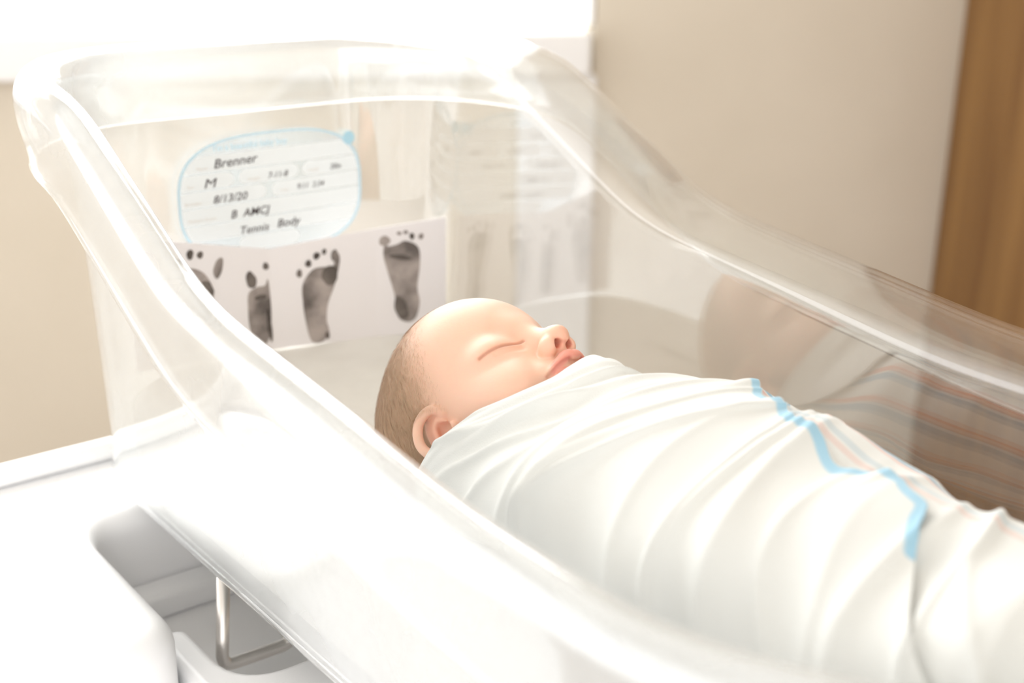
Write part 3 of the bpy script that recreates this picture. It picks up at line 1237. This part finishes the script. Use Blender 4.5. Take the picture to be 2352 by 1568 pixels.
ridges = []
s_ = .03
while s_ < 1.0:
    w_ = rnd.uniform(.009, .026) if s_ > .34 else rnd.uniform(.010, .018)
    ridges.append((s_, w_, rnd.uniform(.0012, .0034), rnd.uniform(.0010, .0034) if s_ > .36 else rnd.uniform(-.0022, -.0002), rnd.uniform(0, 6.28), rnd.uniform(-20, 35), rnd.uniform(60, 110)))
    s_ += w_ * rnd.uniform(1.3, 3.6)


def folds(phi, s):
    """outward displacement of the cloth, in metres"""
    a = np.mod(phi + 180, 360) - 180
    d = 0 * s
    for s0, w, am, sl, ph, ac, aw in ridges:
        c = s0 + sl * .55 * np.clip(a, -60, 150) + .012 * np.sin(np.radians(a) * 2.2 + ph)
        ww = w * (1 + .5 * np.sin(np.radians(a) * 1.3 + ph * 2) ** 2)
        win = np.exp(-((a - ac - 40) / aw) ** 2)
        d = d + 1.25 * am * win * (1 / (1 + ((s - c) / (ww * .45)) ** 2))
    d = d * (1 + .35 * np.clip((a - 15) / 40, 0, 1)) - .003
    d = d * (1 - .55 * sstep(s, .72, .85))
    # the border bunches up in two places along the top
    for sc_, ac_ in ((.275, -34), (.375, -24), (.60, -12)):
        d = d + .0034 * np.exp(-((s - sc_) / .012) ** 2 - ((a - ac_) / 13) ** 2)
    # broad soft hollows
    d = d + .0034 * np.sin(s * 17 + np.radians(a) * 1.4 + 1.0) * np.sin(np.radians(a) * 1.7 + s * 5) + .0010 * np.sin(s * 41 - np.radians(a) * 3)
    return d


Y0, Y1 = -.252, -.585


def cloth(phi, s, off):
    y = Y0 + (Y1 - Y0) * s
    sec = section(phi, np.where(s < .0, Y0, y))
    nk = neck_pt(phi)
    # the cloth leaves the neckline, rises over the shoulders and joins the body wrap
    w = sstep(s, 0.0, .27)[..., None]
    nk2 = nk + np.stack([0 * s, -s * .33, 0 * s], -1)
    p = nk2 * (1 - w) + sec * w
    return p


def cloth_grid(phis, ss, off):
    """grids (rows s, columns phi) -> displaced points"""
    P = cloth(phis, ss, off)
    gu = np.gradient(P, axis=1)
    gv = np.gradient(P, axis=0)
    N = np.cross(gu, gv)
    N /= np.linalg.norm(N, axis=-1)[..., None] + 1e-12
    cen = np.array([CX, 0, .11])
    outw = P - cen
    outw[..., 1] = 0
    flip = np.sign((N * outw).sum(-1))[..., None]
    N = N * np.where(flip == 0, 1, flip)
    # keep the neckline close to the skin, the underside flat
    fade = sstep(ss, .0, .10)
    low = sstep(P[..., 2], .058, .085)
    P = P + N * ((folds(phis, ss) * (.35 + .65 * fade) * (.25 + .75 * low)) + off)[..., None]
    P[..., 2] = np.maximum(P[..., 2], .0595)
    return P


def grid_obj(name, P, UV, mt, parent, closed=False, thick=.0016):
    ns, nphi = P.shape[:2]
    idx = np.arange(ns * nphi).reshape(ns, nphi)
    F = []
    cols = nphi if closed else nphi - 1
    for i in range(ns - 1):
        for k in range(cols):
            k2 = (k + 1) % nphi
            F.append((idx[i, k], idx[i + 1, k], idx[i + 1, k2], idx[i, k2]))
    me = mesh_np(name, P.reshape(-1, 3), F)
    uv = me.uv_layers.new(name='cloth')
    vi = np.empty(len(me.loops), np.int64)
    me.loops.foreach_get('vertex_index', vi)
    uv.data.foreach_set('uv', UV.reshape(-1, 2)[vi].astype(np.float32).ravel())
    o = link(name, me, mt, parent, smooth=True)
    s = o.modifiers.new('thickness', 'SOLIDIFY')
    s.thickness = thick
    s.offset = 0
    return o


def cloth_mat(name, stripes=False, border=False):
    mt = mat(name, (.77, .785, .765), .9, .1, **{'Sheen Weight': .3, 'Sheen Roughness': .5})
    nt = mt.node_tree
    b = nt.nodes['Principled BSDF']
    L = nt.links.new
    uv = nd(mt, 'ShaderNodeUVMap', uv_map='cloth')
    sp = nd(mt, 'ShaderNodeSeparateXYZ')
    L(uv.outputs[0], sp.inputs[0])
    if stripes or border:
        rp = nd(mt, 'ShaderNodeValToRGB')
        rp.color_ramp.interpolation = 'LINEAR'
        els = rp.color_ramp.elements
        W = (.77, .785, .765, 1)
        Bl, Pk, Bs = (.22, .42, .56, 1), (.74, .33, .26, 1), (.36, .61, .77, 1)
        if stripes:
            seq = [(0, W), (.10, W), (.12, Pk), (.28, Pk), (.30, W), (.35, W), (.37, Bl), (.56, Bl), (.60, W), (1, W)]
            md = nd(mt, 'ShaderNodeMath', operation='FRACT')
            sc = nd(mt, 'ShaderNodeMath', operation='MULTIPLY')
            sc.inputs[1].default_value = 1 / .028
            L(sp.outputs[0], sc.inputs[0])
            L(sc.outputs[0], md.inputs[0])
            L(md.outputs[0], rp.inputs[0])
            mxc = nd(mt, 'ShaderNodeMix', data_type='RGBA')
            mxc.inputs['A'].default_value = W
            L(sp.outputs[1], mxc.inputs['Factor'])
            L(rp.outputs[0], mxc.inputs['B'])
        else:
            seq = [(0, W), (.02, W), (.05, Bs), (.32, Bs), (.42, W), (1, W)]
            sc = nd(mt, 'ShaderNodeMath', operation='MULTIPLY')
            sc.inputs[1].default_value = 1 / .018
            L(sp.outputs[1], sc.inputs[0])
            L(sc.outputs[0], rp.inputs[0])
        els[0].position, els[0].color = seq[0]
        els[1].position, els[1].color = seq[-1]
        for p_, c_ in seq[1:-1]:
            e = els.new(p_)
            e.color = c_
        L(mxc.outputs['Result'] if stripes else rp.outputs[0], b.inputs['Base Color'])
    tc = nd(mt, 'ShaderNodeTexCoord')
    nz = nd(mt, 'ShaderNodeTexNoise')
    nz.inputs['Scale'].default_value = 1300
    nz.inputs['Detail'].default_value = 2
    bp = nd(mt, 'ShaderNodeBump')
    bp.inputs['Strength'].default_value = .35
    bp.inputs['Distance'].default_value = .0006
    L(tc.outputs['Object'], nz.inputs[0])
    L(nz.outputs['Fac'], bp.inputs['Height'])
    L(bp.outputs[0], b.inputs['Normal'])
    return mt


M_bl_under = cloth_mat('striped_flannel', stripes=True)
M_bl_flap = cloth_mat('white_flannel_blue_border', border=True)

# under layer: whole wrap, striped on the far side
ss, pp = np.meshgrid(np.linspace(0, 1, 260), np.arange(0, 360, 1.5), indexing='ij')
PU = cloth_grid(pp, ss, 0.0)
a_ = np.mod(pp + 180, 360) - 180            # -180..180, negative = far side
arc = -a_ * math.pi / 180 * .075 + .010     # metres round the far side from the top
UVu = np.stack([np.clip(arc, 0, 1), .30 * sstep(arc, .018, .024) + .70 * sstep(arc, .060, .066)], -1)
wrap = grid_obj('swaddle_blanket', PU, UVu, M_bl_under, baby, closed=True)
wrap['label'] = 'white flannel swaddle blanket with blue and pink stripes'
# close the foot end
ctr = PU[-1].mean(0)
# rounded foot end
rr = []
for k in range(1, 12):
    t = k / 12
    q = PU[-1] * math.sqrt(1 - t * t) + ctr * (1 - math.sqrt(1 - t * t))
    q[:, 1] -= .03 * t
    q[:, 2] = np.maximum(q[:, 2], .0605)
    rr.append(q)
rr = np.array([PU[-1]] + rr)
UVe = np.zeros(rr.shape[:2] + (2,))
foot = grid_obj('blanket_foot_end', rr, UVe, M_bl_under, baby, closed=True)

# over layer: flap drawn across the near side, its blue border running down from the top
ns, nu = 400, 240
se = .79


def edge_phi(s):
    return np.interp(s, [0, .12, .24, .38, .45, .56, .64, .69, .72, .79], [-100, -78, -44, -20, -13, -8, -14, -6, 2, 6]) + 1.6 * np.sin(s * 60) + 1.0 * np.sin(s * 23 + 1)


sl_, ul = np.meshgrid(np.linspace(0, 1, ns), np.linspace(0, 1, nu), indexing='ij')
phi0 = edge_phi(sl_ * .70)
pF = phi0 + ul * (168 - phi0)
s_end = .69 + .0024 * np.clip(pF + 5, 0, 70) + .006 * np.sin(pF * .09)
sF = sl_ * s_end
PF = cloth_grid(pF, sF, .0038)
lift = np.exp(-(ul * (168 - phi0) / 4.0) ** 2) + np.exp(-((1 - sl_) * .27 / .006) ** 2)
d_phi = (pF - phi0) * math.pi / 180 * .075
d_s = (1 - sl_) * s_end * .333
dd = np.where(pF > 16, 1.0, np.minimum(d_phi, d_s + .001))
dd = np.where(sl_ * .70 < .22, 1.0, dd)
UVf = np.stack([sl_, np.clip(dd, 0, 1)], -1)
flap = grid_obj('blanket_flap', PF, UVf, M_bl_flap, baby)
flap['label'] = 'white blanket flap edged in blue'
